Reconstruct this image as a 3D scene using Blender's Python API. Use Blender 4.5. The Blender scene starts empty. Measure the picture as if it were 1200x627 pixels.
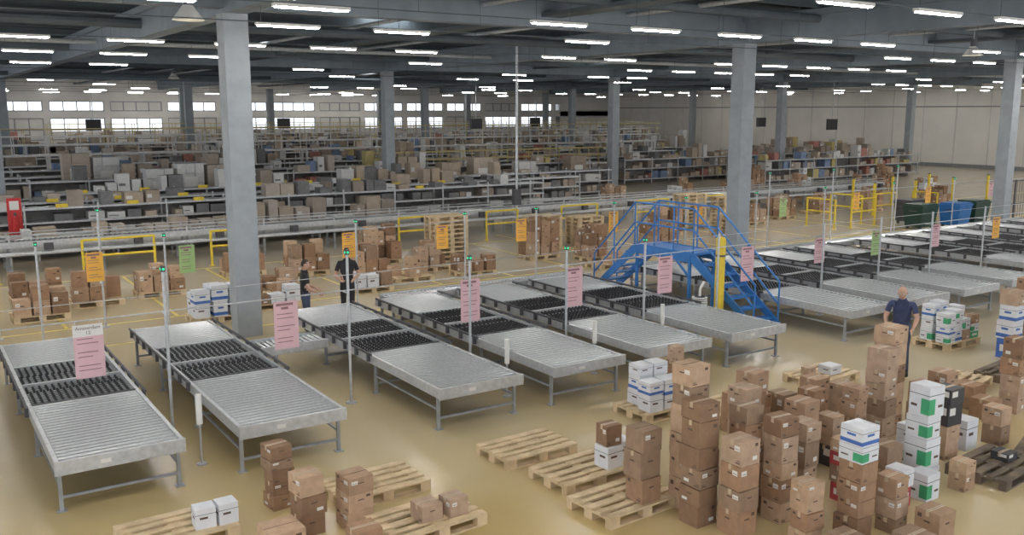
import bpy, bmesh, math, random
from mathutils import Vector, Matrix
random.seed(7)
R=random.random
U=random.uniform
scene=bpy.context.scene
COL=bpy.context.collection

# ------------------------------------------------------------------ materials
def mat(name,c,rough=.6,metal=0.,var=.12,scale=6.,bump=0.,c2=None,spec=.5):
    m=bpy.data.materials.new(name);m.use_nodes=True
    nt=m.node_tree;b=nt.nodes["Principled BSDF"]
    b.inputs["Roughness"].default_value=rough;b.inputs["Metallic"].default_value=metal
    b.inputs["Specular IOR Level"].default_value=spec
    tc=nt.nodes.new("ShaderNodeTexCoord");n=nt.nodes.new("ShaderNodeTexNoise")
    n.inputs["Scale"].default_value=scale;n.inputs["Detail"].default_value=4
    nt.links.new(tc.outputs["Object"],n.inputs["Vector"])
    r=nt.nodes.new("ShaderNodeValToRGB")
    a=c2 if c2 else tuple(x*(1-var) for x in c)
    bb=c if c2 else tuple(min(1,x*(1+var)) for x in c)
    r.color_ramp.elements[0].color=(*a,1);r.color_ramp.elements[1].color=(*bb,1)
    r.color_ramp.elements[0].position=.35;r.color_ramp.elements[1].position=.65
    nt.links.new(n.outputs["Fac"],r.inputs["Fac"]);nt.links.new(r.outputs["Color"],b.inputs["Base Color"])
    if bump:
        bp=nt.nodes.new("ShaderNodeBump");bp.inputs["Strength"].default_value=bump;bp.inputs["Distance"].default_value=.01
        nt.links.new(n.outputs["Fac"],bp.inputs["Height"]);nt.links.new(bp.outputs["Normal"],b.inputs["Normal"])
    return m
def emis(name,c,s):
    m=bpy.data.materials.new(name);m.use_nodes=True
    b=m.node_tree.nodes["Principled BSDF"]
    b.inputs["Base Color"].default_value=(*c,1);b.inputs["Emission Color"].default_value=(*c,1);b.inputs["Emission Strength"].default_value=s
    return m
CB=[mat("cardboard_%d"%i,c,.85,var=.10,scale=9) for i,c in enumerate([(.41,.27,.175),(.35,.215,.13),(.52,.36,.24),(.27,.165,.10),(.46,.33,.235),(.38,.23,.14),(.31,.21,.14)])]
FCB=[mat("hazed_carton_%d"%i,c,.9,var=.08,scale=3) for i,c in enumerate([(.40,.33,.26),(.35,.29,.235),(.47,.40,.33),(.31,.265,.225),(.42,.37,.32),(.45,.37,.29)])]  # far-hall set: colours lightened and greyed to imitate haze
FW=mat("hazed_white_goods",(.62,.62,.61),.8,var=.06)
FK=mat("hazed_dark_goods",(.18,.18,.185),.7)  # dark goods lifted towards grey, haze mixed into the colour
FB=mat("hazed_rack_back",(.20,.195,.19),.8)  # rack back, its colour paled by painted haze
FY=mat("hazed_ochre_goods",(.58,.49,.22),.8)  # ochre, blue and red goods muted for the same painted haze
FU=mat("hazed_blue_goods",(.19,.26,.40),.8)
FR=mat("hazed_red_goods",(.42,.19,.16),.8)
TAPE=mat("packing_tape",(.54,.42,.29),.35)
LABEL=mat("paper_label",(.76,.75,.72),.7,var=.03)
PRINT=mat("dark_print",(.12,.08,.06),.8)
WHITEB=mat("white_carton",(.74,.76,.80),.7,var=.04)
BLUEB=mat("blue_print",(.06,.16,.48),.6)
GREENB=mat("green_print",(.06,.38,.18),.6)
REDB=mat("red_print",(.48,.07,.08),.6)
BLACKB=mat("black_carton",(.05,.05,.055),.5)
WOOD=mat("pallet_wood",(.74,.59,.38),.8,scale=5,c2=(.55,.42,.26))
WOODD=mat("old_pallet_wood",(.22,.17,.12),.85,scale=5,c2=(.13,.10,.08))
STEEL=mat("galvanised_steel",(.54,.56,.58),.42,.45,var=.1,scale=14)
ROLL=mat("roller_zinc",(.68,.70,.72),.26,.55,var=.06,scale=20)
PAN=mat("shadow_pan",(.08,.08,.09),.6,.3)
DARKST=mat("dark_steel",(.09,.09,.10),.5,.3)
LEG=mat("leg_steel",(.36,.38,.40),.5,.3)
WHEEL=mat("black_wheel",(.024,.024,.028),.45)
YEL=mat("yellow_paint",(.80,.60,.05),.5,var=.06)
YFL=mat("worn_yellow_line",(.70,.56,.14),.5,var=.1)
BLUE=mat("blue_paint",(.035,.19,.52),.45,var=.08)
CONC=mat("column_concrete",(.33,.36,.385),.8,var=.08,scale=2.5,bump=.2)
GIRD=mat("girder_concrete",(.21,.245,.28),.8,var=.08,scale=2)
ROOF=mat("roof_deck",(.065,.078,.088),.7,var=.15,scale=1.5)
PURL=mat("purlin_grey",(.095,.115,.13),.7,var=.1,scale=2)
WALLW=mat("white_cladding",(.86,.83,.78),.7,var=.03,scale=.6)
WALLF=mat("far_wall_panel",(.70,.68,.65),.7,var=.05,scale=.6)
MULL=mat("window_frame_grey",(.28,.29,.31),.5)
PINK=mat("pink_sign_paper",(.72,.47,.51),.7,var=.05,scale=3)
ORNG=mat("amber_sign_paper",(.85,.46,.08),.7,var=.05,scale=3)
GRNS=mat("green_sign_paper",(.38,.56,.24),.7,var=.05,scale=3)
SIGNT=mat("sign_text",(.30,.16,.17),.8)
BINK=mat("dark_green_plastic",(.02,.06,.045),.4)
RED=mat("red_paint",(.55,.03,.03),.4)
SKIN=mat("skin",(.56,.34,.25),.55,var=.05)
HAIRD=mat("dark_hair",(.03,.022,.018),.6)
HAIRG=mat("grey_hair",(.28,.26,.25),.6)
NAVY=mat("navy_cloth",(.045,.06,.13),.9,var=.2)
BLKC=mat("black_cloth",(.025,.025,.03),.9,var=.2)
JEAN=mat("jeans_cloth",(.06,.08,.13),.9,var=.2)
SHOE=mat("shoe_leather",(.02,.018,.016),.5)
EYEW=mat("eye_white",(.8,.8,.8),.3,var=.01)
TUBE=emis("fluorescent_tube",(1.,.97,.92),112)
SKYL=emis("skylight_diffuser",(.9,.96,1.),6)
LAMPW=emis("sodium_lamp",(1.,.85,.55),6)
GLED=emis("green_lamp",(.02,.7,.3),.9)

def floor_mat():
    m=bpy.data.materials.new("coated_concrete_floor");m.use_nodes=True
    nt=m.node_tree;b=nt.nodes["Principled BSDF"];L=nt.links.new
    tc=nt.nodes.new("ShaderNodeTexCoord")
    n=nt.nodes.new("ShaderNodeTexNoise");n.inputs["Scale"].default_value=.2;n.inputs["Detail"].default_value=2.5;n.inputs["Roughness"].default_value=.45
    L(tc.outputs["Object"],n.inputs["Vector"])
    r=nt.nodes.new("ShaderNodeValToRGB")
    r.color_ramp.elements[0].color=(.58,.435,.18,1);r.color_ramp.elements[0].position=.3
    r.color_ramp.elements[1].color=(.68,.57,.36,1);r.color_ramp.elements[1].position=.7
    L(n.outputs["Fac"],r.inputs["Fac"])
    n2=nt.nodes.new("ShaderNodeTexNoise");n2.inputs["Scale"].default_value=1.2;n2.inputs["Detail"].default_value=4
    L(tc.outputs["Object"],n2.inputs["Vector"])
    mx=nt.nodes.new("ShaderNodeMix");mx.data_type='RGBA';mx.blend_type='MULTIPLY';mx.inputs[0].default_value=.10
    L(r.outputs["Color"],mx.inputs[6]);L(n2.outputs["Fac"],mx.inputs[7])
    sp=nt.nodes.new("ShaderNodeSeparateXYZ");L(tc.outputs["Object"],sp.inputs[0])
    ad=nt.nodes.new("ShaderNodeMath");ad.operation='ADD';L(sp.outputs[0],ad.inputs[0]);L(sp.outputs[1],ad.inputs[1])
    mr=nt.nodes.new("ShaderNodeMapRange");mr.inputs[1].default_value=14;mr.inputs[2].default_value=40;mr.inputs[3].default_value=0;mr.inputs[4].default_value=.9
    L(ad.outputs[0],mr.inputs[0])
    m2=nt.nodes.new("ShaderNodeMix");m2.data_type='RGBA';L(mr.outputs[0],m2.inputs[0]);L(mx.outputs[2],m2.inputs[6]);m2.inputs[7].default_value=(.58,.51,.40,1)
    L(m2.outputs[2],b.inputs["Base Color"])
    r2=nt.nodes.new("ShaderNodeMapRange");r2.inputs[3].default_value=.15;r2.inputs[4].default_value=.27
    L(n2.outputs["Fac"],r2.inputs[0]);L(r2.outputs[0],b.inputs["Roughness"])
    return m
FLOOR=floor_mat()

# ------------------------------------------------------------------ mesh builder
class MB:
    def __init__(s): s.v=[];s.f=[];s.m=[];s.mats=[]
    def mi(s,m):
        if m not in s.mats:s.mats.append(m)
        return s.mats.index(m)
    def hexa(s,pts,m):
        i=len(s.v);s.v+=pts
        s.f+=[(i,i+3,i+2,i+1),(i+4,i+5,i+6,i+7),(i,i+1,i+5,i+4),(i+1,i+2,i+6,i+5),(i+2,i+3,i+7,i+6),(i+3,i,i+4,i+7)]
        s.m+=[s.mi(m)]*6
    def box(s,x0,x1,y0,y1,z0,z1,m,rot=0.,c=None):
        p=[(x0,y0,z0),(x1,y0,z0),(x1,y1,z0),(x0,y1,z0),(x0,y0,z1),(x1,y0,z1),(x1,y1,z1),(x0,y1,z1)]
        if rot:
            if c is None:c=((x0+x1)/2,(y0+y1)/2)
            ca,sa=math.cos(rot),math.sin(rot)
            p=[(c[0]+(a-c[0])*ca-(b-c[1])*sa,c[1]+(a-c[0])*sa+(b-c[1])*ca,z) for a,b,z in p]
        s.hexa(p,m)
    def cyl(s,p0,p1,r,m,n=8,r1=None,caps=True):
        p0=Vector(p0);p1=Vector(p1);d=(p1-p0).normalized()
        a=d.orthogonal().normalized();b=d.cross(a)
        if r1 is None:r1=r
        i=len(s.v)
        for k in range(n):
            t=2*math.pi*k/n;o=a*math.cos(t)+b*math.sin(t)
            s.v.append(tuple(p0+o*r));s.v.append(tuple(p1+o*r1))
        mi=s.mi(m)
        for k in range(n):
            j=(k+1)%n
            s.f.append((i+2*k,i+2*j,i+2*j+1,i+2*k+1));s.m.append(mi)
        if caps:
            s.f.append(tuple(i+2*k for k in range(n-1,-1,-1)));s.m.append(mi)
            s.f.append(tuple(i+2*k+1 for k in range(n)));s.m.append(mi)
    def mesh(s,name):
        me=bpy.data.meshes.new(name);me.from_pydata(s.v,[],s.f)
        for m in s.mats:me.materials.append(m)
        me.polygons.foreach_set("material_index",s.m);me.update()
        return me
    def obj(s,name,loc=(0,0,0),rot=0.,parent=None):
        return put(s.mesh(name),name,loc,rot,parent)
def put(me,name,loc=(0,0,0),rot=0.,parent=None):
    o=bpy.data.objects.new(name,me);o.location=loc;o.rotation_euler=(0,0,rot);COL.objects.link(o)
    if parent:o.parent=parent
    return o

# ------------------------------------------------------------------ cartons
def carton(mb,cx,cy,z,sx,sy,h,rot=0.,kind='b',tone=None):
    """one closed carton with tape, labels and print on its faces"""
    g=.004
    x0,x1,y0,y1=cx-sx/2+g,cx+sx/2-g,cy-sy/2+g,cy+sy/2-g;c=(cx,cy);z1=z+h-.006
    body={'b':tone or random.choice(CB),'w':WHITEB,'wb':WHITEB,'wg':WHITEB,'blue':BLUEB,'green':GREENB,'red':REDB,'k':BLACKB}[kind]
    B=lambda a,b,cc,d,e,f,m:mb.box(a,b,cc,d,e,f,m,rot,c)
    B(x0,x1,y0,y1,z,z1,body)
    e=.002
    if kind=='b' or kind=='k':
        tw=.022
        if R()<.8:
            B(x0-e,x1+e,cy-tw,cy+tw,z1-.06,z1+e,TAPE)
        B(x0,x1,cy-.002,cy+.002,z1,z1+e*1.5,PRINT)
    else:
        B(x0-e,x1+e,y0-e,y1+e,z1-h*.28,z1-h*.26,PAN)
    def deco(face):
        r=R()
        def patch(u0,u1,v0,v1,m):
            if face in(0,2):
                X0=x0+(x1-x0)*u0;X1=x0+(x1-x0)*u1
                if face==0:B(X0,X1,y0-e,y0+.001,z+h*v0,z+h*v1,m)
                else:B(X0,X1,y1-.001,y1+e,z+h*v0,z+h*v1,m)
            else:
                Y0=y0+(y1-y0)*u0;Y1=y0+(y1-y0)*u1
                if face==1:B(x0-e,x0+.001,Y0,Y1,z+h*v0,z+h*v1,m)
                else:B(x1-.001,x1+e,Y0,Y1,z+h*v0,z+h*v1,m)
        if kind=='b':
            if r<.25:patch(.1,.36,.6,.8,LABEL);patch(.13,.33,.66,.69,PRINT)
            elif r<.45:patch(.6,.85,.18,.34,LABEL)
            if R()<.6:patch(.38,.62,.6,.66,PRINT)
            if R()<.5:patch(.08,.3,.1,.15,PRINT);patch(.08,.22,.2,.23,PRINT)
            if R()<.3:patch(.72,.88,.72,.85,PRINT)
        elif kind=='wb':patch(0,1,.08,.28,BLUEB);patch(.3,.7,.5,.62,BLUEB)
        elif kind=='wg':patch(.0,.4,.1,.6,GREENB);patch(.6,.9,.3,.38,PRINT)
        elif kind=='w':patch(.2,.6,.48,.58,PRINT)
        elif kind in('blue','green','red'):patch(.2,.8,.35,.7,LABEL)
        elif kind=='k':patch(.1,.5,.5,.85,LABEL)
    for fc in range(4):deco(fc)

def stack(x,y,s,h,n,kinds='b',z0=0.,sd=None,rot=0.,name="cardboard_box_stack"):
    """stack of n cartons, near corner at x,y"""
    mb=MB();sd=sd or s;z=0.
    ws=[U(.75,1.25) for _ in range(n)];t=sum(ws);tone=random.choice(CB)
    for i in range(n):
        k=kinds[i%len(kinds)] if isinstance(kinds,(list,tuple)) else kinds
        hi=h*ws[i]/t
        carton(mb,U(-.015,.015),U(-.015,.015),z,s*U(.90,1),sd*U(.90,1),hi,U(-.06,.06),k,tone if R()<.5 else None);z+=hi
    return mb.obj(name,(x+s/2,y+sd/2,z0),rot)

# ------------------------------------------------------------------ pallets
def pallet_geo(mb,z,m,rot=0.):
    P=lambda a,b,c,d,e,f:mb.box(a,b,c,d,z+e,z+f,m,rot,(0,0))
    for y0,y1 in((-.4,-.3),(-.0725,.0725),(.3,.4)):
        P(-.6,.6,y0,y1,0,.022)
        for x in(-.6,-.0725,.455):P(x,x+.145,y0,y1,.022,.10)
    for x in(-.6,-.0725,.455):P(x,x+.145,-.4,.4,.10,.122)
    for y0,y1 in((-.4,-.28),(-.215,-.135),(-.055,.055),(.135,.215),(.28,.4)):P(-.6,.6,y0,y1,.122,.144)
pm=MB();pallet_geo(pm,0,WOOD);PAL=pm.mesh("wooden_pallet")
pm=MB();pallet_geo(pm,0,WOODD);PALD=pm.mesh("dark_wooden_pallet")
def pallet(x,y,rot=0.,dark=False):return put(PALD if dark else PAL,"wooden_pallet",(x,y,0),rot)
def pallet_stack(x,y,n,rot=0.):
    mb=MB()
    for i in range(n):pallet_geo(mb,i*.145,WOOD,U(-.04,.04))
    mb.obj("pallet_stack",(x,y,0),rot)

# ------------------------------------------------------------------ room shell
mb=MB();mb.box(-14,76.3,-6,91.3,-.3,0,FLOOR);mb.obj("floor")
mb=MB()
mb.box(-14,76.3,-6,91.3,7.95,8.15,ROOF)
for i in range(90):
    y=-6+i*1.08;mb.box(-14,76,y,y+.35,7.89,7.95,ROOF)
mb.obj("ceiling")
mb=MB();mb.box(76,76.3,-6,91.3,0,7.95,WALLW)
for i in range(33):mb.box(75.95,76,-6+i*3,-5.9+i*3,0,7.95,WALLF)
mb.box(75.93,76,-6,91,5.1,5.2,MULL);mb.box(75.93,76,-6,91,0,.3,MULL)
mb.obj("wall_right")
mb=MB()
def band(z0,z1,x0=-14,x1=76):mb.box(x0,x1,91,91.3,z0,z1,WALLF)
band(0,2.2);band(4.15,4.75);band(5.65,7.95);band(2.2,5.65,68,76)
x=-14
while x<68:
    mb.box(x,x+.5,91,91.3,2.2,4.15,WALLF);mb.box(x,x+.5,91,91.3,4.75,5.65,WALLF);x+=5.05
mb.obj("wall_far")
wi=0;x=-14
while x<67.9:
    mb=MB();a,b=x+.5,min(x+5.05,68.)
    for z0,z1 in((2.2,4.15),(4.75,5.65)):
        mb.box(a,b,91.1,91.17,z0,z0+.08,MULL);mb.box(a,b,91.1,91.17,z1-.08,z1,MULL)
        k=4
        for i in range(k+1):
            xx=a+(b-a-.08)*i/k;mb.box(xx,xx+.08,91.1,91.17,z0,z1,MULL)
    mb.box(a,b,91.1,91.17,3.1,3.16,MULL)
    mb.box(a,b,91.2,91.22,2.2,3.0,WALLF)
    if wi%4==2:mb.box(a,b,91.2,91.22,4.75,5.65,WALLF)
    if wi%3==1:mb.box(a,b,91.2,91.22,3.0,4.15,WALLF)
    wi+=1;mb.obj("window_%d"%wi);x+=5.05

cols=[(6.03,19.35),(21.25,19.35),(36.3,19.35),(51.4,19.35),(66.5,19.35),
      (3.3,41.7),(21.25,43.2),(36.3,43.2),(51.4,43.2),(66.5,43.2),
      (6.0,67),(17.5,67),(36.3,67),(51.4,67),(66.5,67),(21.2,83),(29,83),(40,83),(50,83),(60,83)]
cm=MB();cm.box(-.255,.255,-.24,.24,0,6.75,CONC)
for sx in(-1,1):
    cm.box(sx*.255-.008,sx*.255+.008,-.22,.22,0,1.0,CONC)
cm.box(-.24,.24,-.248,-.24,.0,.9,CONC)
CM=cm.mesh("concrete_column")
for x,y in cols:put(CM,"concrete_column",(x,y,0))
for x in(-9.1,6.03,21.25,36.3,51.4,66.5):
    mb=MB();mb.box(-.22,.22,-6,90.9,6.75,7.5,GIRD);mb.box(-.34,.34,-6,90.9,7.35,7.5,GIRD);mb.obj("roof_girder",(x,0,0))
mb=MB()
y=-4.2
while y<90:
    mb.box(-14,75.9,y-.11,y+.11,7.5,7.9,PURL);mb.box(-14,75.9,y-.17,y+.17,7.5,7.55,PURL);y+=2.98
mb.obj("roof_purlins")
for y in(19.35,43.2,67):
    mb=MB();mb.box(-14,75.9,y-.2,y+.2,6.85,7.48,GIRD);mb.obj("cross_beam",(0,0,.0))
# sparse fluorescent rows on carrier rails
mb=MB()
for row,y in enumerate((4.,9.,14.,17.2,22.6,28.,34.5,40.5,47.,53.5,60.,70.,77.,84.,88.)):
    zr=6.35
    mb.box(-12,74,y-.012,y+.012,zr+.07,zr+.09,PURL)
    x=-11+(row%3)*.8
    while x<73:
        if R()<(.62 if y<30 else .42 if y<60 else .32):
            mb.box(x,x+1.25,y-.06,y+.06,zr+.02,zr+.07,LABEL)
            mb.box(x+.03,x+1.22,y-.035,y+.035,zr,zr+.02,TUBE)
        mb.cyl((x+.1,y,zr+.09),(x+.1,y,7.5),.006,PURL,4,caps=False)
        x+=2.4 if y<40 else 3.4
mb.obj("fluorescent_light_rows")
mb=MB()
for x,y in((12.2,35.5),(29.7,37.2),(14,28),(44,34),(28,60),(44,58),(60,35),(10,56),(56,62)):
    mb.box(x-.9,x+.9,y-.6,y+.6,7.80,7.88,SKYL);mb.box(x-1,x+1,y-.7,y-.6,7.7,7.88,LABEL);mb.box(x-1,x+1,y+.6,y+.7,7.7,7.88,LABEL)
mb.obj("roof_skylights")
mb=MB()
for y,z,r in((9.8,7.2,.07),(16.6,7.25,.12),(26.5,7.1,.14),(33.,7.,.08),(38.5,7.2,.2),(50,7.1,.16),(60,6.9,.12)):
    mb.cyl((-13,y,z),(75,y,z),r,PURL if r>.1 else STEEL,10)
for x in(12,16.5,28,44,60):mb.cyl((x,-5,7.3),(x,90,7.3),.06,STEEL,8)
for x in(14.0,30.5,46):mb.box(x-.3,x+.3,-5,90,7.1,7.2,PURL)
mb.obj("ceiling_pipes")
for x,y in((4.9,18.4),(28.3,16.4),(12.9,52)):
    mb=MB();mb.cyl((0,0,0),(0,0,.28),.30,LABEL,20,r1=.09,caps=False);mb.cyl((0,0,.28),(0,0,.5),.09,DARKST,12);mb.cyl((0,0,.05),(0,0,.2),.07,LAMPW,12);mb.cyl((0,0,.5),(0,0,1.05),.012,STEEL,6)
    mb.obj("high_bay_lamp",(x,y,6.5))

mb=MB()
for y in(19.95,22.0,28.4):mb.box(-10,60,y,y+.08,.0,.004,YFL)
for x in(19.3,33,34.2):mb.box(x,x+.08,20,30,.0,.004,YFL)
for i in range(14):mb.box(-2+i*2.4,-1.92+i*2.4,22.1,28.3,.0,.004,YFL)
mb.obj("floor_marking_lines")
mb=MB()
mb.box(19.0,34,9.0,9.08,0,.004,BLUE);mb.box(19,19.08,4,9,0,.004,BLUE)
mb.obj("floor_marking_blue")

# ------------------------------------------------------------------ roller conveyor
def conveyor_mesh(W=1.5,L=6.7,front=2.6,mid=2.3):
    mb=MB();zt=.66
    for x in(0,W-.05):
        mb.box(x,x+.05,0,L,zt-.14,zt+.01,STEEL)
    mb.box(-.01,W+.01,-.03,.02,zt-.15,zt+.02,STEEL)
    mb.box(.5,.62,-.034,-.03,zt-.09,zt-.04,LABEL)
    mb.box(0,W,L-.03,L,zt-.14,zt,STEEL)
    mb.box(.05,W-.05,.03,L-.05,zt-.13,zt-.115,PAN)  # added dark sheet, coloured for the shade between rollers
    P=.118;rr=.029
    y=.08
    while y<front-.02:
        mb.cyl((.05,y,zt-.028),(W-.05,y,zt-.028),rr,ROLL,10);y+=P
    y=front+.06
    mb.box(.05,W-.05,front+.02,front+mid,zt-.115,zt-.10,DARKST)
    while y<front+mid-.03:
        if abs(y-(front+mid/2))>.05:
            mb.cyl((.05,y,zt-.03),(W-.05,y,zt-.03),.008,STEEL,5,caps=False)
            x=.09
            while x<W-.07:
                off=.03 if int(round(y*20))%2 else 0
                mb.cyl((x+off-.014,y,zt-.028),(x+off+.014,y,zt-.028),.034,WHEEL,7);x+=.09
        y+=.095
    mb.box(.04,W-.04,front-.01,front+.02,zt-.05,zt+.012,DARKST)
    mb.box(.04,W-.04,front+mid/2-.03,front+mid/2+.03,zt-.05,zt+.01,STEEL)
    mb.box(.04,W-.04,front+mid-.02,front+mid+.02,zt-.05,zt+.012,STEEL)
    for x in(-.045,W+.02):
        mb.box(x,x+.025,front-.3,L-.1,zt+.02,zt+.06,DARKST)
        for k in range(9):
            yy=front-.2+k*.5;mb.box(x-.01,x+.035,yy,yy+.06,zt-.1,zt+.05,DARKST)
    y=front+mid+.08
    while y<L-.05:
        mb.cyl((.05,y,zt-.028),(W-.05,y,zt-.028),rr,ROLL,10);y+=P
    for y in(.12,2.3,4.5,L-.25):
        for x in(.03,W-.08):
            mb.box(x,x+.045,y,y+.045,.012,zt-.13,LEG)
            mb.box(x-.03,x+.08,y-.03,y+.08,0,.012,LEG)
        mb.box(.05,W-.06,y+.01,y+.04,.16,.195,LEG)
        mb.box(.05,W-.06,y+.01,y+.04,zt-.20,zt-.15,LEG)
    for x in(.04,W-.075):mb.box(x,x+.03,.14,2.32,.30,.33,LEG)
    return mb.mesh("roller_conveyor")
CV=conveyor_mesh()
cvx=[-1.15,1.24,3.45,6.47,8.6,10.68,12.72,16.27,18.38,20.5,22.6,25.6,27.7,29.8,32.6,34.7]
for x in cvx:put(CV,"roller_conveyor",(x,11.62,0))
def crossrun(x0,x1,yA,yB,zt):
    for y in(yA,yB-.05):mb.box(x0,x1,y,y+.05,zt-.14,zt+.02,STEEL)
    mb.box(x0,x1,yA+.05,yB-.05,zt-.12,zt-.10,PAN)  # same added dark sheet, shade between rollers put into its colour
    x=x0+.06
    while x<x1-.04:
        mb.cyl((x,yA+.05,zt-.03),(x,yB-.05,zt-.03),.03,ROLL,6);x+=.1
    x=x0+.3
    while x<x1:
        for y in(yA+.03,yB-.08):mb.box(x,x+.05,y,y+.05,0,zt-.12,LEG)
        mb.box(x+.01,x+.04,yA,yB,.18,.22,LEG);x+=2.1
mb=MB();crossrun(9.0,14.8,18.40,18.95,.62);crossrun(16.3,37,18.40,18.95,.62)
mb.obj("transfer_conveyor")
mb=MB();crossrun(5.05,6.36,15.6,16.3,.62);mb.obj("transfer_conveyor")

for x,y in((3.13,12.35),(8.3,12.55),(12.45,13.2),(10.4,12.8)):
    mb=MB();mb.cyl((0,0,0),(0,0,.018),.07,STEEL,12);mb.cyl((0,0,.018),(0,0,.62),.015,STEEL,8);mb.cyl((0,0,.58),(0,0,1.0),.042,LABEL,14)
    mb.obj("document_tube_post",(x,y,0))

# ------------------------------------------------------------------ sign lines
def pole(x,y,h,lamp=True):
    mb=MB();mb.cyl((0,0,0),(0,0,.02),.09,STEEL,12);mb.cyl((0,0,.02),(0,0,h),.024,STEEL,8)
    if lamp:
        mb.box(-.03,.03,-.03,.03,h,h+.08,DARKST);mb.cyl((-.032,0,h+.04),(-.04,0,h+.04),.018,GLED,10);mb.cyl((0,-.032,h+.04),(0,-.04,h+.04),.018,GLED,10)
    mb.obj("signal_pole",(x,y,0))
PX=(3.08,5.95,8.27,10.42,12.4,14.5,18.0,20.2,22.4,24.9,27.5,29.6,32.0)
for x in PX:pole(x,13.70,2.2+.3*(x in(3.08,5.95)),x<13)
for x in(2.2,4.7,9.2,12.3,14.6,17.4,20.3,23.5,27,31,35):pole(x,20.6,2.1)
for x in(1.5,3.6,23.8,25.5,29,33):pole(x,21.8,2.6)
mb=MB();mb.cyl((-3,13.95,1.86),(36,13.95,1.86),.012,STEEL,6)
for x in PX:mb.cyl((x,13.73,1.86),(x,13.95,1.86),.012,STEEL,5)
mb.obj("sign_wire")
mb=MB();mb.cyl((-3,20.75,1.92),(45,20.75,1.92),.012,STEEL,6);mb.obj("sign_wire")
mb=MB();mb.cyl((-3,13.74,2.16),(36,13.74,2.16),.006,STEEL,6);mb.obj("sign_wire")
def sign(x,y,ztop,m,w=.40,h=.78,head=False):
    mb=MB();mb.box(-w/2,w/2,-.006,.006,-h,0,m)
    for k in range(8):
        z=-.2*h/.78-k*.065*h/.78
        if k%3!=2:
            a=w*U(.1,.4)
            mb.box(-w*.38,a,-.009,-.006,z-.012,z,SIGNT);mb.box(-w*.38,a,.006,.009,z-.012,z,SIGNT)
    if not head:
        mb.box(-w*.4,w*.3,-.009,-.006,-.07,-.03,SIGNT);mb.box(-w*.2,w*.1,-.009,-.006,-.13,-.09,SIGNT)
    else:mb.box(-w*.5,w*.5,-.009,-.006,-.17,0,LABEL)
    for xx in(-w*.4,w*.4):mb.cyl((xx,0,0),(xx,0,.045),.006,STEEL,5)
    return mb.obj("hanging_lane_sign",(x,y,ztop))
for x in(2.06,4.98,8.43,10.8,13.2,15.70):
    so=sign(x,13.95,1.80,PINK,head=(x<3))
    if x<3:
        cu=bpy.data.curves.new("lettering","FONT");cu.body="Amsterdam\n12";cu.size=.07;cu.align_x='CENTER';cu.materials.append(PRINT)
        to=bpy.data.objects.new("lettering",cu);to.location=(0,-.012,-.07);to.rotation_euler=(math.pi/2,0,0);COL.objects.link(to);to.parent=so
for x,m in((18.2,PINK),(20.4,GRNS),(23.,PINK),(26.,ORNG),(28.5,PINK)):sign(x,13.95,1.80,m,.36,.6)
for x,m in((3.3,ORNG),(9.07,ORNG),(11.7,ORNG),(14.2,ORNG),(17.5,ORNG),(5.2,GRNS),(21,ORNG),(25,GRNS),(29,ORNG),(33.5,ORNG),(38,PINK)):
    sign(x,20.75,1.86,m,.34,.62)

# ------------------------------------------------------------------ blue crossover stairs
def stairs():
    mb=MB();X0,X1=15.32,16.08;zp=1.5
    ya,yb=15.25,17.3;base=13.35;base2=18.9
    mb.box(X0,X1,ya,yb,zp-.05,zp,BLUE)
    for x in(X0-.03,X1):
        mb.box(x,x+.03,ya,yb,zp-.22,zp+.02,BLUE)
    def flight(y0,y1):
        n=7
        for i in range(1,n):
            t=i/n;y=y0+(y1-y0)*t;z=zp*t
            mb.box(X0,X1,y-.13,y+.13,z-.035,z,BLUE)
        for x in(X0-.03,X1):
            d=.2 if y1>y0 else -.2
            p=[(x,y0,0),(x+.03,y0,0),(x+.03,y1,zp-.25),(x,y1,zp-.25),(x,y0-d*.5,.12),(x+.03,y0-d*.5,.12),(x+.03,y1,zp+.02),(x,y1,zp+.02)]
            mb.hexa(p,BLUE)
            for hh in(1.05,.55):
                mb.cyl((x+.015,y0,hh),(x+.015,y1,zp+hh),.022,BLUE,8)
            for t in(0,.5,1):
                y=y0+(y1-y0)*t;mb.cyl((x+.015,y,zp*t),(x+.015,y,zp*t+1.05),.02,BLUE,8)
    flight(base,ya);flight(base2,yb)
    for x in(X0-.015,X1+.015):
        for hh in(1.05,.55):mb.cyl((x,ya,zp+hh),(x,yb,zp+hh),.022,BLUE,8)
        for y in(ya+.67,ya+1.34):mb.cyl((x,y,zp),(x,y,zp+1.05),.02,BLUE,8)
        for y in(ya+.1,yb-.1):mb.box(x-.03,x+.03,y-.03,y+.03,0,zp-.05,BLUE)
    for x in(X0,X1):
        mb.cyl((x,ya+.1,.9),(x,ya+.7,zp-.1),.03,BLUE,6);mb.cyl((x,yb-.1,.9),(x,yb-.7,zp-.1),.03,BLUE,6)
    mb.obj("blue_crossover_stairs")
stairs()
mb=MB();mb.cyl((0,0,.02),(0,0,2.0),.11,YEL,14);mb.box(-.13,.13,-.13,.13,0,.02,YEL);mb.cyl((0,0,1.6),(0,0,1.64),.115,DARKST,14);mb.cyl((0,0,2.0),(0,0,2.03),.09,YEL,14);mb.obj("yellow_guard_post",(15.1,14.2,0))
mb=MB()
for i in range(12):mb.cyl((0,0,.2+i*.045),(0,0,.222+i*.045),.17,LABEL,16);mb.cyl((0,0,.222+i*.045),(0,0,.245+i*.045),.11,PAN,12)
mb.cyl((0,0,0),(0,0,.2),.13,STEEL,14);mb.cyl((0,0,.74),(0,0,.9),.03,LABEL,10);mb.cyl((0,0,.9),(.12,0,1.05),.03,LABEL,10)
mb.obj("coil_spring_stand",(14.6,14.3,0))

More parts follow.
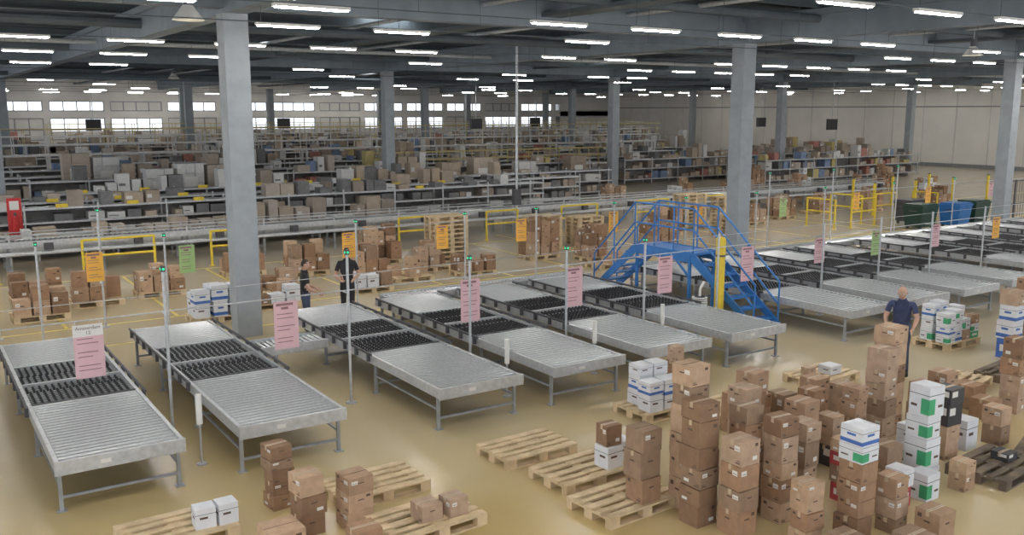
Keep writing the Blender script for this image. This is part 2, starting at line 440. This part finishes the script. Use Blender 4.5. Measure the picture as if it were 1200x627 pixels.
# ------------------------------------------------------------------ foreground stacks
b='b'
F=[
 (3.40,10.32,.31,.80,5,b),(2.92,9.02,.42,.34,1,b),(3.42,9.42,.33,.72,3,b),(3.93,9.30,.34,.64,3,b),(3.66,8.42,.33,.40,2,b),
 (7.34,7.10,.33,1.50,6,b),(7.55,7.50,.33,1.82,6,b),(7.53,6.66,.33,1.15,4,b),(8.02,7.03,.30,1.36,5,b),(8.22,6.66,.30,1.28,5,b),
 (9.58,7.45,.34,1.02,3,b),(10.3,7.86,.31,.95,4,b),(10.69,7.43,.27,1.03,5,b),(11.26,7.40,.34,1.50,6,b),(11.9,7.73,.36,1.66,6,b),
 (8.58,5.86,.32,1.34,6,[b,b,b,b,'wg','wb']),(8.03,6.10,.28,.73,4,b),(10.57,6.30,.32,1.36,4,['wg','wg','wg','wg']),
 (11.73,6.70,.33,1.02,4,[b,b,'k','k']),(13.84,7.25,.36,.33,1,b),(14.5,7.19,.33,1.23,4,b),(14.1,7.7,.4,.4,2,b),
 (10.49,10.78,.22,.93,4,b),(8.05,5.56,.33,.28,1,b),(9.1,5.75,.28,.66,3,b),(9.35,6.55,.3,.8,4,['red',b,'red',b]),
 (9.2,8.1,.34,1.1,4,b),(9.6,8.35,.33,1.2,4,b),(8.75,7.6,.32,.9,3,b),(10.95,8.3,.33,.9,3,b),(10.0,7.0,.3,.55,2,b),
 (12.5,7.2,.33,1.0,3,b),(12.9,7.75,.35,.62,2,b),(10.1,6.5,.32,.6,2,b),(10.25,6.05,.28,.35,1,'wg'),(12.3,6.75,.3,.45,1,'w'),(12.9,6.6,.3,.55,2,b),(15.2,7.4,.4,.9,3,b),
 (9.75,6.1,.26,.5,2,['red','w']),(7.9,7.6,.31,.9,3,b),(8.4,7.2,.3,1.05,4,b),(10.05,9.0,.34,.62,2,b),(10.6,9.1,.34,.5,2,b),(11.1,9.0,.33,.45,1,b),
 (8.75,6.75,.3,1.1,4,b),(9.0,7.25,.3,.75,3,b),(9.3,5.3,.34,.35,1,b),(8.6,5.1,.36,.32,1,b),(11.6,8.3,.33,.7,2,b),(10.2,7.45,.28,.7,2,['k',b]),
 (11.05,6.75,.3,.6,2,['wg','w']),(10.9,5.95,.26,.4,2,b),
]
for x,y,s,h,n,k in F:stack(x,y,s,h,n,k,rot=U(-.07,.07))
P0=.144
pallet(2.28,10.28,.03);stack(2.42,9.98,.24,.24,1,'w',P0+.0);stack(2.68,9.98,.24,.25,1,'w',P0)
pallet(4.72,10.22,.02);pallet(4.78,8.95,.06)
stack(4.62,8.75,.28,.2,1,b,P0);stack(4.95,8.7,.27,.22,1,b,P0,rot=.1)
pallet(7.08,10.2,.02);pallet(7.22,9.1,.04)
stack(7.38,8.78,.30,.3,1,'w',P0);stack(7.72,8.95,.28,.26,1,'w',P0)
stack(7.42,8.82,.26,.28,1,b,P0+.3)
pallet(7.08,8.08,.05);stack(7.02,7.72,.33,.92,3,b,P0)
pallet(9.9,10.55,.0)
for i in range(3):
    stack(9.42+i*.31,10.2,.30,.48,2,['w','wb'],P0,name="white_carton_stack")
for i in range(2):stack(9.50+i*.31,10.56,.30,.66,3,['w','wb'],P0,name="white_carton_stack")
pallet(13.56,10.2,.08);stack(13.5,9.95,.34,.16,1,'w',P0,sd=.3);stack(13.15,10.15,.2,.14,1,b,P0)
pallet(17.9,10.45,.0)
for i,(k,h) in enumerate(((['wg','wb','wg'],.62),(['wb','w','wg'],.66),([b,'wg'],.45),(['green','wg',b],.5))):
    stack(17.32+i*.29,10.08,.28,h,len(k),k,P0,name="white_carton_stack")
    stack(17.32+i*.29,10.42,.28,h+.12,3,['wg','w','wb'],P0,name="white_carton_stack")
stack(17.75,8.98,.36,1.36,4,['blue','wb','wb',b]);stack(18.2,8.98,.34,.95,3,['wg',b,b]);stack(18.7,8.8,.4,1.5,4,[b,'w',b]);pallet(16.6,8.4,.1,True)
pallet(11.95,6.12,.08,True);pallet(13.2,6.0,.3,True)
stack(12.0,6.0,.26,.12,1,'k',P0)
pallet(10.75,9.9,0.);
pallet(15.2,8.6,.2)
for x,y,s,h,n,k in((19.6,9.6,.4,1.3,4,b),(20.1,9.8,.4,1.0,3,b),(19.8,8.6,.45,.9,3,['k',b]),(20.6,8.9,.4,1.5,5,b),(16.3,7.2,.38,1.1,4,b),(16.8,7.3,.38,1.3,4,b)):stack(x,y,s,h,n,k)

# ------------------------------------------------------------------ mid-ground boxes on pallets
def pallet_load(x,y,kinds,hmin=.4,hmax=1.2,fill=.8,name="loaded_pallet"):
    mb=MB();pallet_geo(mb,0,WOOD)
    for i in range(3):
        for j in range(2):
            if R()<fill:
                h=U(hmin,hmax);n=max(1,int(h/.3));z=.144
                for k in range(n):
                    carton(mb,-.4+i*.4,-.2+j*.4,z,.39*U(.8,1),.39*U(.8,1),h/n,U(-.04,.04),random.choice(kinds));z+=h/n
    mb.obj(name,(x,y,0),U(-.05,.05))
BK=['b']
for x,y,k,h0,h1 in ((2.5,23.6,BK,.25,.8),(3.9,24.6,BK,.3,.8),(2.7,26.,BK,.3,.7),(5.5,25.0,BK,.3,.8),(5.9,21.2,['w','w','wb'],.4,.75),
  (9.9,25.8,BK,.4,.9),(11.3,24.6,BK,.3,.9),(12.0,23.2,BK,.2,.6),(13.3,24.4,BK,.3,.8),(12.6,26.4,BK,.4,1.1),(14.0,23.0,BK,.2,.5),(10.3,22.4,['b','w'],.2,.5),
  (17.4,24.4,BK,.8,1.4),(18.8,23.2,BK,.7,1.2),(18.2,21.8,BK,.2,.5),(22.5,24.2,BK,.3,.8),(8.0,23.4,BK,.2,.6),(8.3,26.8,BK,.3,.7),(7.5,21.9,['b','w'],.2,.6),
  (.6,24.2,BK,.5,1.),(-1,22.9,BK,.5,1.),(24.8,26.3,BK,.6,1.1),(30.2,26.8,BK,.3,.8),(33,27.5,BK,.4,1.2),(36,28,BK,.4,1.2),(39,27.2,BK,.4,1.),(44.5,27,BK,.4,1.),(48,30,['b','w'],.5,1.2),
  (41,33,BK,.5,1.4),(44,35,['b','w'],.5,1.4),(39,36,BK,.5,1.4),(46,32.5,BK,.4,1.2),(50,34,BK,.5,1.5),(43,38,BK,.5,1.5),(37,33.5,BK,.5,1.3),(35,36,['b','w'],.5,1.4),(32,38,BK,.5,1.4)):
    pallet_load(x,y,k,h0,h1)
pallet_stack(14.75,25.9,10);pallet_stack(18.9,26.3,8);pallet_stack(20.8,26.3,7,.03);pallet_stack(27.0,27.2,10,.05);pallet_stack(28.6,26.6,9,.0);pallet_stack(26.5,24.6,6,1.5)

def barrier(x,y,w,rot=0.,h=1.1):
    mb=MB()
    for xx in(-w/2,w/2):mb.cyl((xx,0,0),(xx,0,h),.04,YEL,10);mb.cyl((xx,0,0),(xx,0,.015),.09,YEL,10)
    for z in(h-.02,h*.55):mb.cyl((-w/2,0,z),(w/2,0,z),.035,YEL,8)
    mb.obj("yellow_barrier",(x,y,0),rot)
for x,y,w in((1.2,28.9,1.8),(5.3,28.9,2.0),(8.6,28.9,1.2),(15.4,28.8,1.8),(18.9,28.9,1.4),(22.6,28.9,1.8),(26.5,28.9,1.8),(30,28.9,1.5)):barrier(x,y,w)
for x,y,w,r in((33.5,23.6,1.6,0),(34.5,25.2,1.6,1.57),(36.5,24.6,1.5,0),(38.5,24.,1.2,1.57),(31.9,24.5,1.4,1.57)):barrier(x,y,w,r,1.2)
for i in range(7):
    mb=MB();mb.cyl((0,0,0),(0,0,1.5),.07,YEL,10);mb.cyl((0,0,1.5),(0,0,1.54),.07,DARKST,10);mb.obj("yellow_bollard",(37.5+i*1.6,25.9+(i%2)*2.3,0))

def bin_(x,y,m,rot=0.,s=.8):
    mb=MB()
    p=[(-.6,-.45,.15),(.6,-.45,.15),(.6,.45,.15),(-.6,.45,.15),(-.7,-.55,1.15),(.7,-.55,1.15),(.7,.55,1.15),(-.7,.55,1.15)]
    mb.hexa(p,m);mb.box(-.74,.74,-.58,.58,1.15,1.22,m)
    mb.box(-.7,.7,-.5,.5,1.22,1.30,m)
    for xx in(-.5,.5):
        for yy in(-.35,.35):mb.cyl((xx-.03,yy,.08),(xx+.03,yy,.08),.08,DARKST,10);mb.box(xx-.02,xx+.02,yy-.03,yy+.03,.08,.16,DARKST)
    for xx in(-.72,.72):mb.cyl((xx,-.2,.95),(xx,.2,.95),.03,DARKST,6)
    mb.v=[(a*s,b_*s,c*s) for a,b_,c in mb.v]
    mb.obj("waste_container",(x,y,0),rot)
bin_(34.9,21.9,BINK);bin_(36.6,21.4,BLUE,.1);bin_(36.2,23.2,DARKST);bin_(38.3,21.6,BINK)
mb=MB()
for x in range(0,5):mb.cyl((x*1.1,0,0),(x*1.1,0,2.0),.04,DARKST,6)
for z in(.1,1.0,1.95):mb.cyl((0,0,z),(4.4,0,z),.025,DARKST,6)
for x in range(0,23):mb.cyl((x*.19+.1,0,.1),(x*.19+.1,0,1.95),.008,DARKST,4)
mb.obj("machine_guard_fence",(37.2,19.9,0))

# red fire point: cabinet with extinguisher on a floor stand
mb=MB();mb.box(-.22,.22,.05,.12,0,1.9,RED);mb.box(-.25,.25,-.12,.14,0,.05,RED);mb.cyl((0,-.02,.75),(0,-.02,1.3),.10,RED,12);mb.cyl((0,-.02,1.3),(0,-.02,1.42),.035,DARKST,8);mb.box(-.14,.14,.045,.05,1.5,1.8,LABEL);mb.obj("fire_extinguisher_stand",(3.2,34.9,0))

# ------------------------------------------------------------------ long elevated belt line
def beltline(y,x0,x1,z,w=.7,tube=False):
    mb=MB()
    mb.box(x0,x1,-w/2,w/2,z-.06,z,PAN)
    for yy in(-w/2-.04,w/2):mb.box(x0,x1,yy,yy+.04,z-.12,z+.05,STEEL)
    if tube:
        for zz in(.12,.24):mb.cyl((x0,-w/2,z+zz),(x1,-w/2,z+zz),.018,STEEL,6);mb.cyl((x0,w/2+.02,z+zz),(x1,w/2+.02,z+zz),.018,STEEL,6)
        mb.cyl((x0,-w/2-.12,z-.30),(x1,-w/2-.12,z-.30),.06,STEEL,10)
        x=x0+.2
        while x<x1:mb.cyl((x,-w/2+.02,z+.02),(x,w/2-.02,z+.02),.03,ROLL,6);x+=.14
        x=x0+.5
        while x<x1:
            for yy in(-w/2-.03,w/2):mb.box(x,x+.04,yy,yy+.04,z,z+.26,STEEL)
            mb.box(x+.9,x+1.15,-w/2-.2,-w/2-.05,z-.22,z-.02,DARKST);x+=2.5
    x=x0+.5
    while x<x1:
        for yy in(-w/2,w/2-.05):mb.box(x,x+.06,yy,yy+.05,0,z-.1,LEG)
        mb.box(x,x+.05,-w/2,w/2,.3,.34,LEG);x+=2.5
    return mb.obj("belt_conveyor_line",(0,y,0))
beltline(30.2,-8,44,1.0,tube=True);beltline(31.6,-8,44,.7)

# ------------------------------------------------------------------ storage racks with goods
def rack(y,x0,x1,levels,depth=.9,bay=2.4,dens=.85,kinds=('b','b','b','b','w','k'),labels=0,bmax=.5,topd=.6):
    mb=MB();x=x0
    zmax=levels[-1]+.0
    while x<=x1+.01:
        for yy in(-depth/2,depth/2-.05):mb.box(x-.03,x+.03,yy,yy+.05,0,zmax+.12,STEEL)
        mb.box(x-.015,x+.015,-depth/2,depth/2,zmax*.5,zmax*.5+.04,STEEL);x+=bay
    for z in levels:
        mb.box(x0,x1,-depth/2,depth/2,z-.03,z,STEEL)
        mb.box(x0,x1,-depth/2-.01,-depth/2+.02,z-.06,z+.01,STEEL)
    mb.box(x0,x1,depth/2-.02,depth/2,0,zmax,FB)
    if labels:
        x=x0+bay/2
        while x<min(x1,labels):
            if R()<.75:mb.box(x-.2,x+.2,-depth/2-.04,-depth/2-.01,zmax-.0,zmax+.13,YEL)
            x+=bay
    for li,z in enumerate(levels):
        top=li==len(levels)-1
        x=x0+.1;run=0
        while x<x1-.5:
            w=U(.25,.7)
            if top and run<=0 and R()<.09:run=random.randint(3,9)
            run-=1
            d=dens*(topd if top else 1)+(.4 if top and run>0 else 0)
            if R()<d:
                h=min(levels[li+1]-z-.1,U(.18,bmax)) if not top else (U(.35,bmax*1.8) if run>0 else U(.15,bmax*.8))
                k=random.choice(kinds)
                body={'b':random.choice(FCB),'w':FW,'k':FK,'y':FY,'u':FU,'r':FR}[k]
                yc=U(-.1,.1);mb.box(x,x+w-.03,yc-.3,yc+.3,z,z+h,body)
                if k=='b' and R()<.3:mb.box(x+.05,x+w*.4,yc-.303,yc-.3,z+h*.4,z+h*.7,FW)
                if k=='w' and R()<.4:mb.box(x+.05,x+w*.6,yc-.303,yc-.3,z+h*.3,z+h*.45,FK)
            x+=w+U(0,.12)
    return mb.obj("storage_rack",(0,y,0))
K2=('b','b','w','b','k','b','b','b','w','y','b','w','b','k','u','b','b','r')
rack(33.3,-6,17,[.35,.75],dens=.85,bmax=.5,kinds=('b','b','b','w'))
rack(36.5,-6,26,[.3,.9,1.4],labels=20,dens=.85,kinds=('k','k','b','b','k','w'),bmax=.35,topd=.3)
rack(38.8,-6,30,[.3,.9,1.4],labels=22,dens=.85,kinds=('k','b','b','w','b','k'),bmax=.4,topd=.4)
rack(41.0,5,34,[.3,.9,1.5],dens=.85,labels=24,kinds=('b','k','b','w'),bmax=.45,topd=.35)
rack(45.5,0,36,[.3,1.,1.7],dens=.85,kinds=K2,bmax=.55,topd=.4)
rack(49,0,44,[.3,1.,1.7],dens=.85,kinds=K2,bmax=.55,topd=.4)
rack(52.5,0,50,[.3,1.,1.8],dens=.85,kinds=K2,bmax=.6,topd=.4)
rack(57,0,56,[.3,1.,1.8],dens=.85,kinds=K2,bmax=.65,topd=.4)
rack(63.4,0,62,[.3,1.,1.9],dens=.85,kinds=K2,bmax=.65,topd=.4)
rack(70,0,66,[.3,1.,1.9],dens=.85,kinds=K2,bmax=.65,topd=.4)
rack(77,0,72,[.3,1.1,2.0],dens=.85,kinds=K2,bmax=.65,topd=.4)
rack(86,0,74,[.3,1.2,2.1],dens=.85,kinds=K2,bmax=.65,topd=.4)
for y,x0,x1 in((41,47,64),(46.8,40,66),(50.5,53,70),(54.5,58,74)):
    rack(y,x0,x1,[.3,1.,1.6],dens=.75,kinds=('b','b','b','w','y','k','b','u','b','b','w','b','b','b','r'),bmax=.6)
def gantry(y,x0,x1,z,m=STEEL,m2=None):
    mb=MB();m2=m2 or m
    mb.box(x0,x1,-.5,.5,z-.10,z,m)
    for yy in(-.53,.5):
        for hh in(.5,.95):mb.box(x0,x1,yy,yy+.03,z+hh-.02,z+hh+.02,m2)
        x=x0
        while x<=x1:mb.box(x,x+.04,yy,yy+.04,z-.1,z+.95,m2);x+=1.6
    x=x0
    while x<=x1:
        mb.box(x,x+.12,-.45,-.33,0,z-.1,m);mb.box(x,x+.12,.33,.45,0,z-.1,m);x+=4.8
    x=x0+1
    while x<x1-2:
        if R()<.3:mb.box(x,x+.5,-.2,.2,z,z+U(.2,.4),random.choice(FCB))
        x+=1.1
    mb.obj("elevated_conveyor_gantry",(0,y,0))
gantry(55,2,50,2.5,FW);gantry(65.2,2,60,2.7,STEEL,FY);gantry(74,20,66,2.7,FW);gantry(47.2,22,39,1.5,FW,FY);gantry(80,10,70,2.8,FW,FY)
def wrapped(x,y,h,m):
    mb=MB();pallet_geo(mb,0,WOOD)
    n=max(2,int(h/.4));z=.144
    for k in range(n):
        for i in range(3):
            dx=U(-.01,.01);mb.box(-.58+i*.39+dx,-.20+i*.39+dx,-.38,.38,z,z+h/n-.01,m)
        z+=h/n
    mb.box(-.60,.60,-.395,.395,.144+h*.5,.15+h*.52,TAPE);mb.box(-.3,.3,-.40,-.395,h*.6,h*.8,LABEL)
    mb.obj("wrapped_pallet",(x,y,0))
for x,y,h,m in((9.8,43.3,2.1,FW),(11.15,43.3,2.3,FW),(12.5,43.3,2.2,FCB[4]),(7.0,47.2,2.7,FCB[2]),(8.3,47.2,2.5,FW),(25,43.6,1.9,FCB[0]),(27,43.6,2.1,FCB[2]),(30,43.6,1.8,FW),(34,44,2.0,FCB[1])):wrapped(x,y,h,m)
for i in range(38):
    x=U(4,56);y=random.choice((61.4,68.2,72.,75.4,59.2));wrapped(x,y,U(1.2,2.4),random.choice([FW,FCB[0],FCB[2],FCB[4],FCB[5]]))
for x,y in((12,71.5),(26,71.5),(38,61.8),(58,44),(64,56),(48,68)):
    mb=MB();mb.box(-.5,.5,-.12,.12,-.4,.4,DARKST);mb.cyl((0,0,.4),(0,0,3.0),.03,STEEL,6);mb.box(-.45,.45,-.13,-.12,-.35,.35,WHEEL);mb.obj("hanging_monitor",(x,y,3.8))
mb=MB();mb.cyl((0,0,0),(0,0,7.5),.05,STEEL,8);mb.box(-.15,.15,-.1,.1,1.2,1.8,DARKST);mb.obj("service_pole",(19.9,29.4,0))

# ------------------------------------------------------------------ people
def skin_to_mesh(verts,edges,radii,roots,levels=2):
    me=bpy.data.meshes.new("sk");me.from_pydata(verts,edges,[]);o=bpy.data.objects.new("sk",me);COL.objects.link(o)
    o.modifiers.new("s","SKIN")
    if not me.skin_vertices:
        bpy.context.view_layer.objects.active=o;o.select_set(True);bpy.ops.mesh.customdata_skin_add()
    for i,r in enumerate(radii):me.skin_vertices[0].data[i].radius=r if isinstance(r,tuple) else(r,r)
    for i in range(len(verts)):me.skin_vertices[0].data[i].use_root=i in roots
    sd=o.modifiers.new("d","SUBSURF");sd.levels=levels
    dg=bpy.context.evaluated_depsgraph_get();ev=o.evaluated_get(dg)
    out=bpy.data.meshes.new_from_object(ev);bpy.data.objects.remove(o);return out
def person(name,loc,rotz,height,J,shirt,pants,hair,bald=False,longsleeve=False):
    D=dict(pel=(0,0,.95),wai=(0,0,1.10),che=(0,.0,1.30),nb=(0,.015,1.46),nk=(0,0,1.56),
      sL=(.18,.01,1.41),eL=(.24,.03,1.13),wL=(.25,-.08,.90),sR=(-.18,.01,1.41),eR=(-.24,.03,1.13),wR=(-.25,-.08,.90),
      hL=(.09,0,.88),kL=(.10,-.02,.50),aL=(.11,.02,.09),tL=(.13,-.15,.035),hR=(-.09,0,.88),kR=(-.10,-.02,.50),aR=(-.11,.02,.09),tR=(-.13,-.15,.035),head=(0,-.02,1.65))
    D.update({k:v for k,v in J.items() if k[0]!='_'})
    order=['pel','wai','che','nb','nk','sL','eL','wL','sR','eR','wR','hL','kL','aL','tL','hR','kR','aR','tR']
    rad=dict(pel=(.165,.12),wai=(.15,.115),che=(.175,.125),nb=(.085,.075),nk=(.056,.056),sL=.068,eL=.045,wL=.028,sR=.068,eR=.045,wR=.028,hL=.098,kL=.064,aL=.044,tL=.04,hR=.098,kR=.064,aR=.044,tR=.04)
    E=[('pel','wai'),('wai','che'),('che','nb'),('nb','nk'),('che','sL'),('sL','eL'),('eL','wL'),('che','sR'),('sR','eR'),('eR','wR'),('pel','hL'),('hL','kL'),('kL','aL'),('aL','tL'),('pel','hR'),('hR','kR'),('kR','aR'),('aR','tR')]
    ix={k:i for i,k in enumerate(order)}
    body=skin_to_mesh([D[k] for k in order],[(ix[a],ix[c]) for a,c in E],[rad[k] for k in order],{0})
    mats=[shirt,pants,SKIN,hair,SHOE,EYEW,PRINT]
    bm=bmesh.new();bm.from_mesh(body)
    V={k:Vector(D[k]) for k in D}
    for f in bm.faces:
        c=f.calc_center_median();best=None
        for a,e in E:
            A,B=V[a],V[e];d=B-A;t=max(0,min(1,(c-A).dot(d)/d.length_squared));q=(c-A-d*t).length-.6*(.1 if a in('pel','wai','che') and e not in('sL','sR') else .04)
            if best is None or q<best[0]:best=(q,a,e,t)
        _,a,e,t=best;mi=0
        if (a,e)==('nb','nk'):mi=2 if t>.25 else 0
        elif a=='pel' and e=='wai':mi=0 if t>.1 else 1
        elif a[0] in'hk' or (a=='pel'):mi=1
        elif a[0]=='a':mi=4
        elif a[0]=='s':mi=0 if longsleeve or t<.65 else 2
        elif a[0]=='e':mi=0 if longsleeve and t<.95 else 2
        if a[0]=='k' and t>.97:mi=4
        f.material_index=mi;f.smooth=True
    for sd in'LR':
        w=V['w'+sd];e=V['e'+sd];d=(w-e).normalized();s=1 if sd=='L' else -1
        side=Vector((0,-1,0));side=(side-d*side.dot(d))
        if side.length<.5:side=Vector((-s,0,0));side=side-d*side.dot(d)
        side.normalize();nrm=d.cross(side).normalized()*s
        pv=[w-d*.01,w+d*.04,w+d*.085];me=skin_to_mesh([tuple(p) for p in pv],[(0,1),(1,2)],[(.026,.018),(.04,.02),(.04,.017)],{0},2)
        hb=bmesh.new();hb.from_mesh(me)
        for f in hb.faces:f.material_index=2;f.smooth=True
        t=bpy.data.meshes.new("t");hb.to_mesh(t);bm.from_mesh(t)
        vs=[];es=[];rs=[];roots=set()
        for k,(o,ln) in enumerate(((.03,.068),(.011,.078),(-.01,.072),(-.029,.056))):
            p0=w+d*.075+side*o;p1=p0+d*(ln*.5)-nrm*.004;p2=p1+d*ln*.3-nrm*.016;p3=p2+d*ln*.15-nrm*.02
            n=len(vs);roots.add(n);vs+=[tuple(p) for p in(p0,p1,p2,p3)];es+=[(n,n+1),(n+1,n+2),(n+2,n+3)];rs+=[.0095,.009,.0082,.007]
        p0=w+d*.03+side*.025;p1=p0+d*.025+side*.03-nrm*.008;p2=p1+d*.032+side*.008-nrm*.01
        n=len(vs);roots.add(n);vs+=[tuple(p) for p in(p0,p1,p2)];es+=[(n,n+1),(n+1,n+2)];rs+=[.012,.0105,.0085]
        me=skin_to_mesh(vs,es,rs,roots,1);hb=bmesh.new();hb.from_mesh(me)
        for f in hb.faces:f.material_index=2;f.smooth=True
        t=bpy.data.meshes.new("t");hb.to_mesh(t);bm.from_mesh(t)
    hp=V['head'];hm=bmesh.new()
    bmesh.ops.create_uvsphere(hm,u_segments=28,v_segments=20,radius=1.)
    for v in hm.verts:
        x,y,z=v.co
        jaw=1-.28*max(0,-z)-.05*max(0,-z)**2
        yy=y*.098*(1-.12*max(0,-z)) + (-.012 if y<0 and z<-.2 else 0)
        X=x*.077*jaw;Y=yy;Z=z*.118
        if y<-.8 and abs(x)<.22 and -.38<z<.12:Y-=.020*(1-abs(x)/.22)*(1-abs(z+.2)/.32 if abs(z+.2)<.32 else 0)
        if y<-.7 and .02<z<.22 and .18<abs(x)<.55:Y+=.007
        if y<-.8 and -.62<z<-.5 and abs(x)<.3:Y-=.005
        v.co=(X,Y,Z)
    for f in hm.faces:
        c=f.calc_center_median();z=c.z/.118;y=c.y/.098;x=abs(c.x)/.077
        if bald:h=(z>-.3 and z<.45 and y>-.15 and (x>.6 or y>.4))
        else:h=(z>.55 or (z>-.35 and y>.1 and (x>.3 or y>.3)) or (z>.3 and x>.75 and y>-.5))
        f.material_index=3 if h else 2
        if y<-.75 and -.60<z<-.50 and x<.3:f.material_index=6
        f.smooth=True
    if not bald:
        for v in hm.verts:
            z=v.co.z/.118;y=v.co.y/.098
            if z>.5 or (y>.2 and z>-.3):v.co*=1.06
    def part(r,mi):
        for v in r['verts']:
            for f in v.link_faces:f.material_index=mi
    for s in(-1,1):
        part(bmesh.ops.create_uvsphere(hm,u_segments=10,v_segments=8,radius=.013,matrix=Matrix.Translation((s*.029,-.083,.012))),5)
        part(bmesh.ops.create_uvsphere(hm,u_segments=8,v_segments=6,radius=.0065,matrix=Matrix.Translation((s*.029,-.0945,.012))),6)
        part(bmesh.ops.create_uvsphere(hm,u_segments=10,v_segments=8,radius=1,matrix=Matrix.Translation((s*.079,.008,-.005))@Matrix.Diagonal((.010,.018,.032,1))),2)
        part(bmesh.ops.create_cube(hm,size=1,matrix=Matrix.Translation((s*.03,-.092,.036))@Matrix.Diagonal((.032,.012,.006,1))),3)
    bmesh.ops.transform(hm,matrix=Matrix.Translation(hp)@Matrix.Rotation(J.get('_hy',0.),4,'Z')@Matrix.Rotation(J.get('_hp',0.),4,'X'),verts=hm.verts)
    t=bpy.data.meshes.new("t");hm.to_mesh(t);bm.from_mesh(t)
    sc=height/1.77
    bmesh.ops.scale(bm,vec=(sc,sc,sc),verts=bm.verts)
    mz=min(v.co.z for v in bm.verts)
    bmesh.ops.translate(bm,vec=(0,0,-mz),verts=bm.verts)
    me=bpy.data.meshes.new(name);bm.to_mesh(me)
    for m in mats:me.materials.append(m)
    return put(me,name,loc,rotz)
person("worker_man",(15.0,9.62,0),math.radians(-62),1.76,dict(che=(0,-.06,1.29),nb=(0,-.12,1.44),nk=(0,-.17,1.52),head=(0,-.21,1.60),sL=(.19,-.10,1.39),sR=(-.19,-.10,1.39),
  eL=(.27,-.14,1.12),wL=(.22,-.34,.98),eR=(-.27,-.14,1.12),wR=(-.22,-.34,.98),aL=(.13,.04,.09),tL=(.15,-.13,.035),_hp=.35),NAVY,JEAN,HAIRG,bald=True)
person("worker_man",(7.15,18.75,0),math.radians(80),1.64,dict(eL=(.26,-.06,1.14),wL=(.16,-.26,1.06),eR=(-.26,-.02,1.13),wR=(-.2,-.24,1.0),_hy=-.4),BLKC,JEAN,HAIRD)
person("worker_man",(8.35,19.25,0),math.radians(-20),1.74,dict(eL=(.27,-.04,1.14),wL=(.14,-.27,1.08),eR=(-.27,.03,1.13),wR=(-.16,-.24,1.05),_hp=.15),BLKC,BLKC,HAIRD)

# ------------------------------------------------------------------ world, camera
w=bpy.data.worlds.new("daylight");scene.world=w;w.use_nodes=True
w.node_tree.nodes["Background"].inputs[0].default_value=(.90,.94,1.,1);w.node_tree.nodes["Background"].inputs[1].default_value=1.7
cam=bpy.data.cameras.new("camera");cam.sensor_width=36;cam.lens=36*1075/1200;cam.clip_end=300
co=bpy.data.objects.new("camera",cam);co.location=(0,0,4.8);co.rotation_euler=(math.radians(90-9.7),0,math.radians(-33.8));COL.objects.link(co)
scene.camera=co
scene.view_settings.view_transform='Standard'
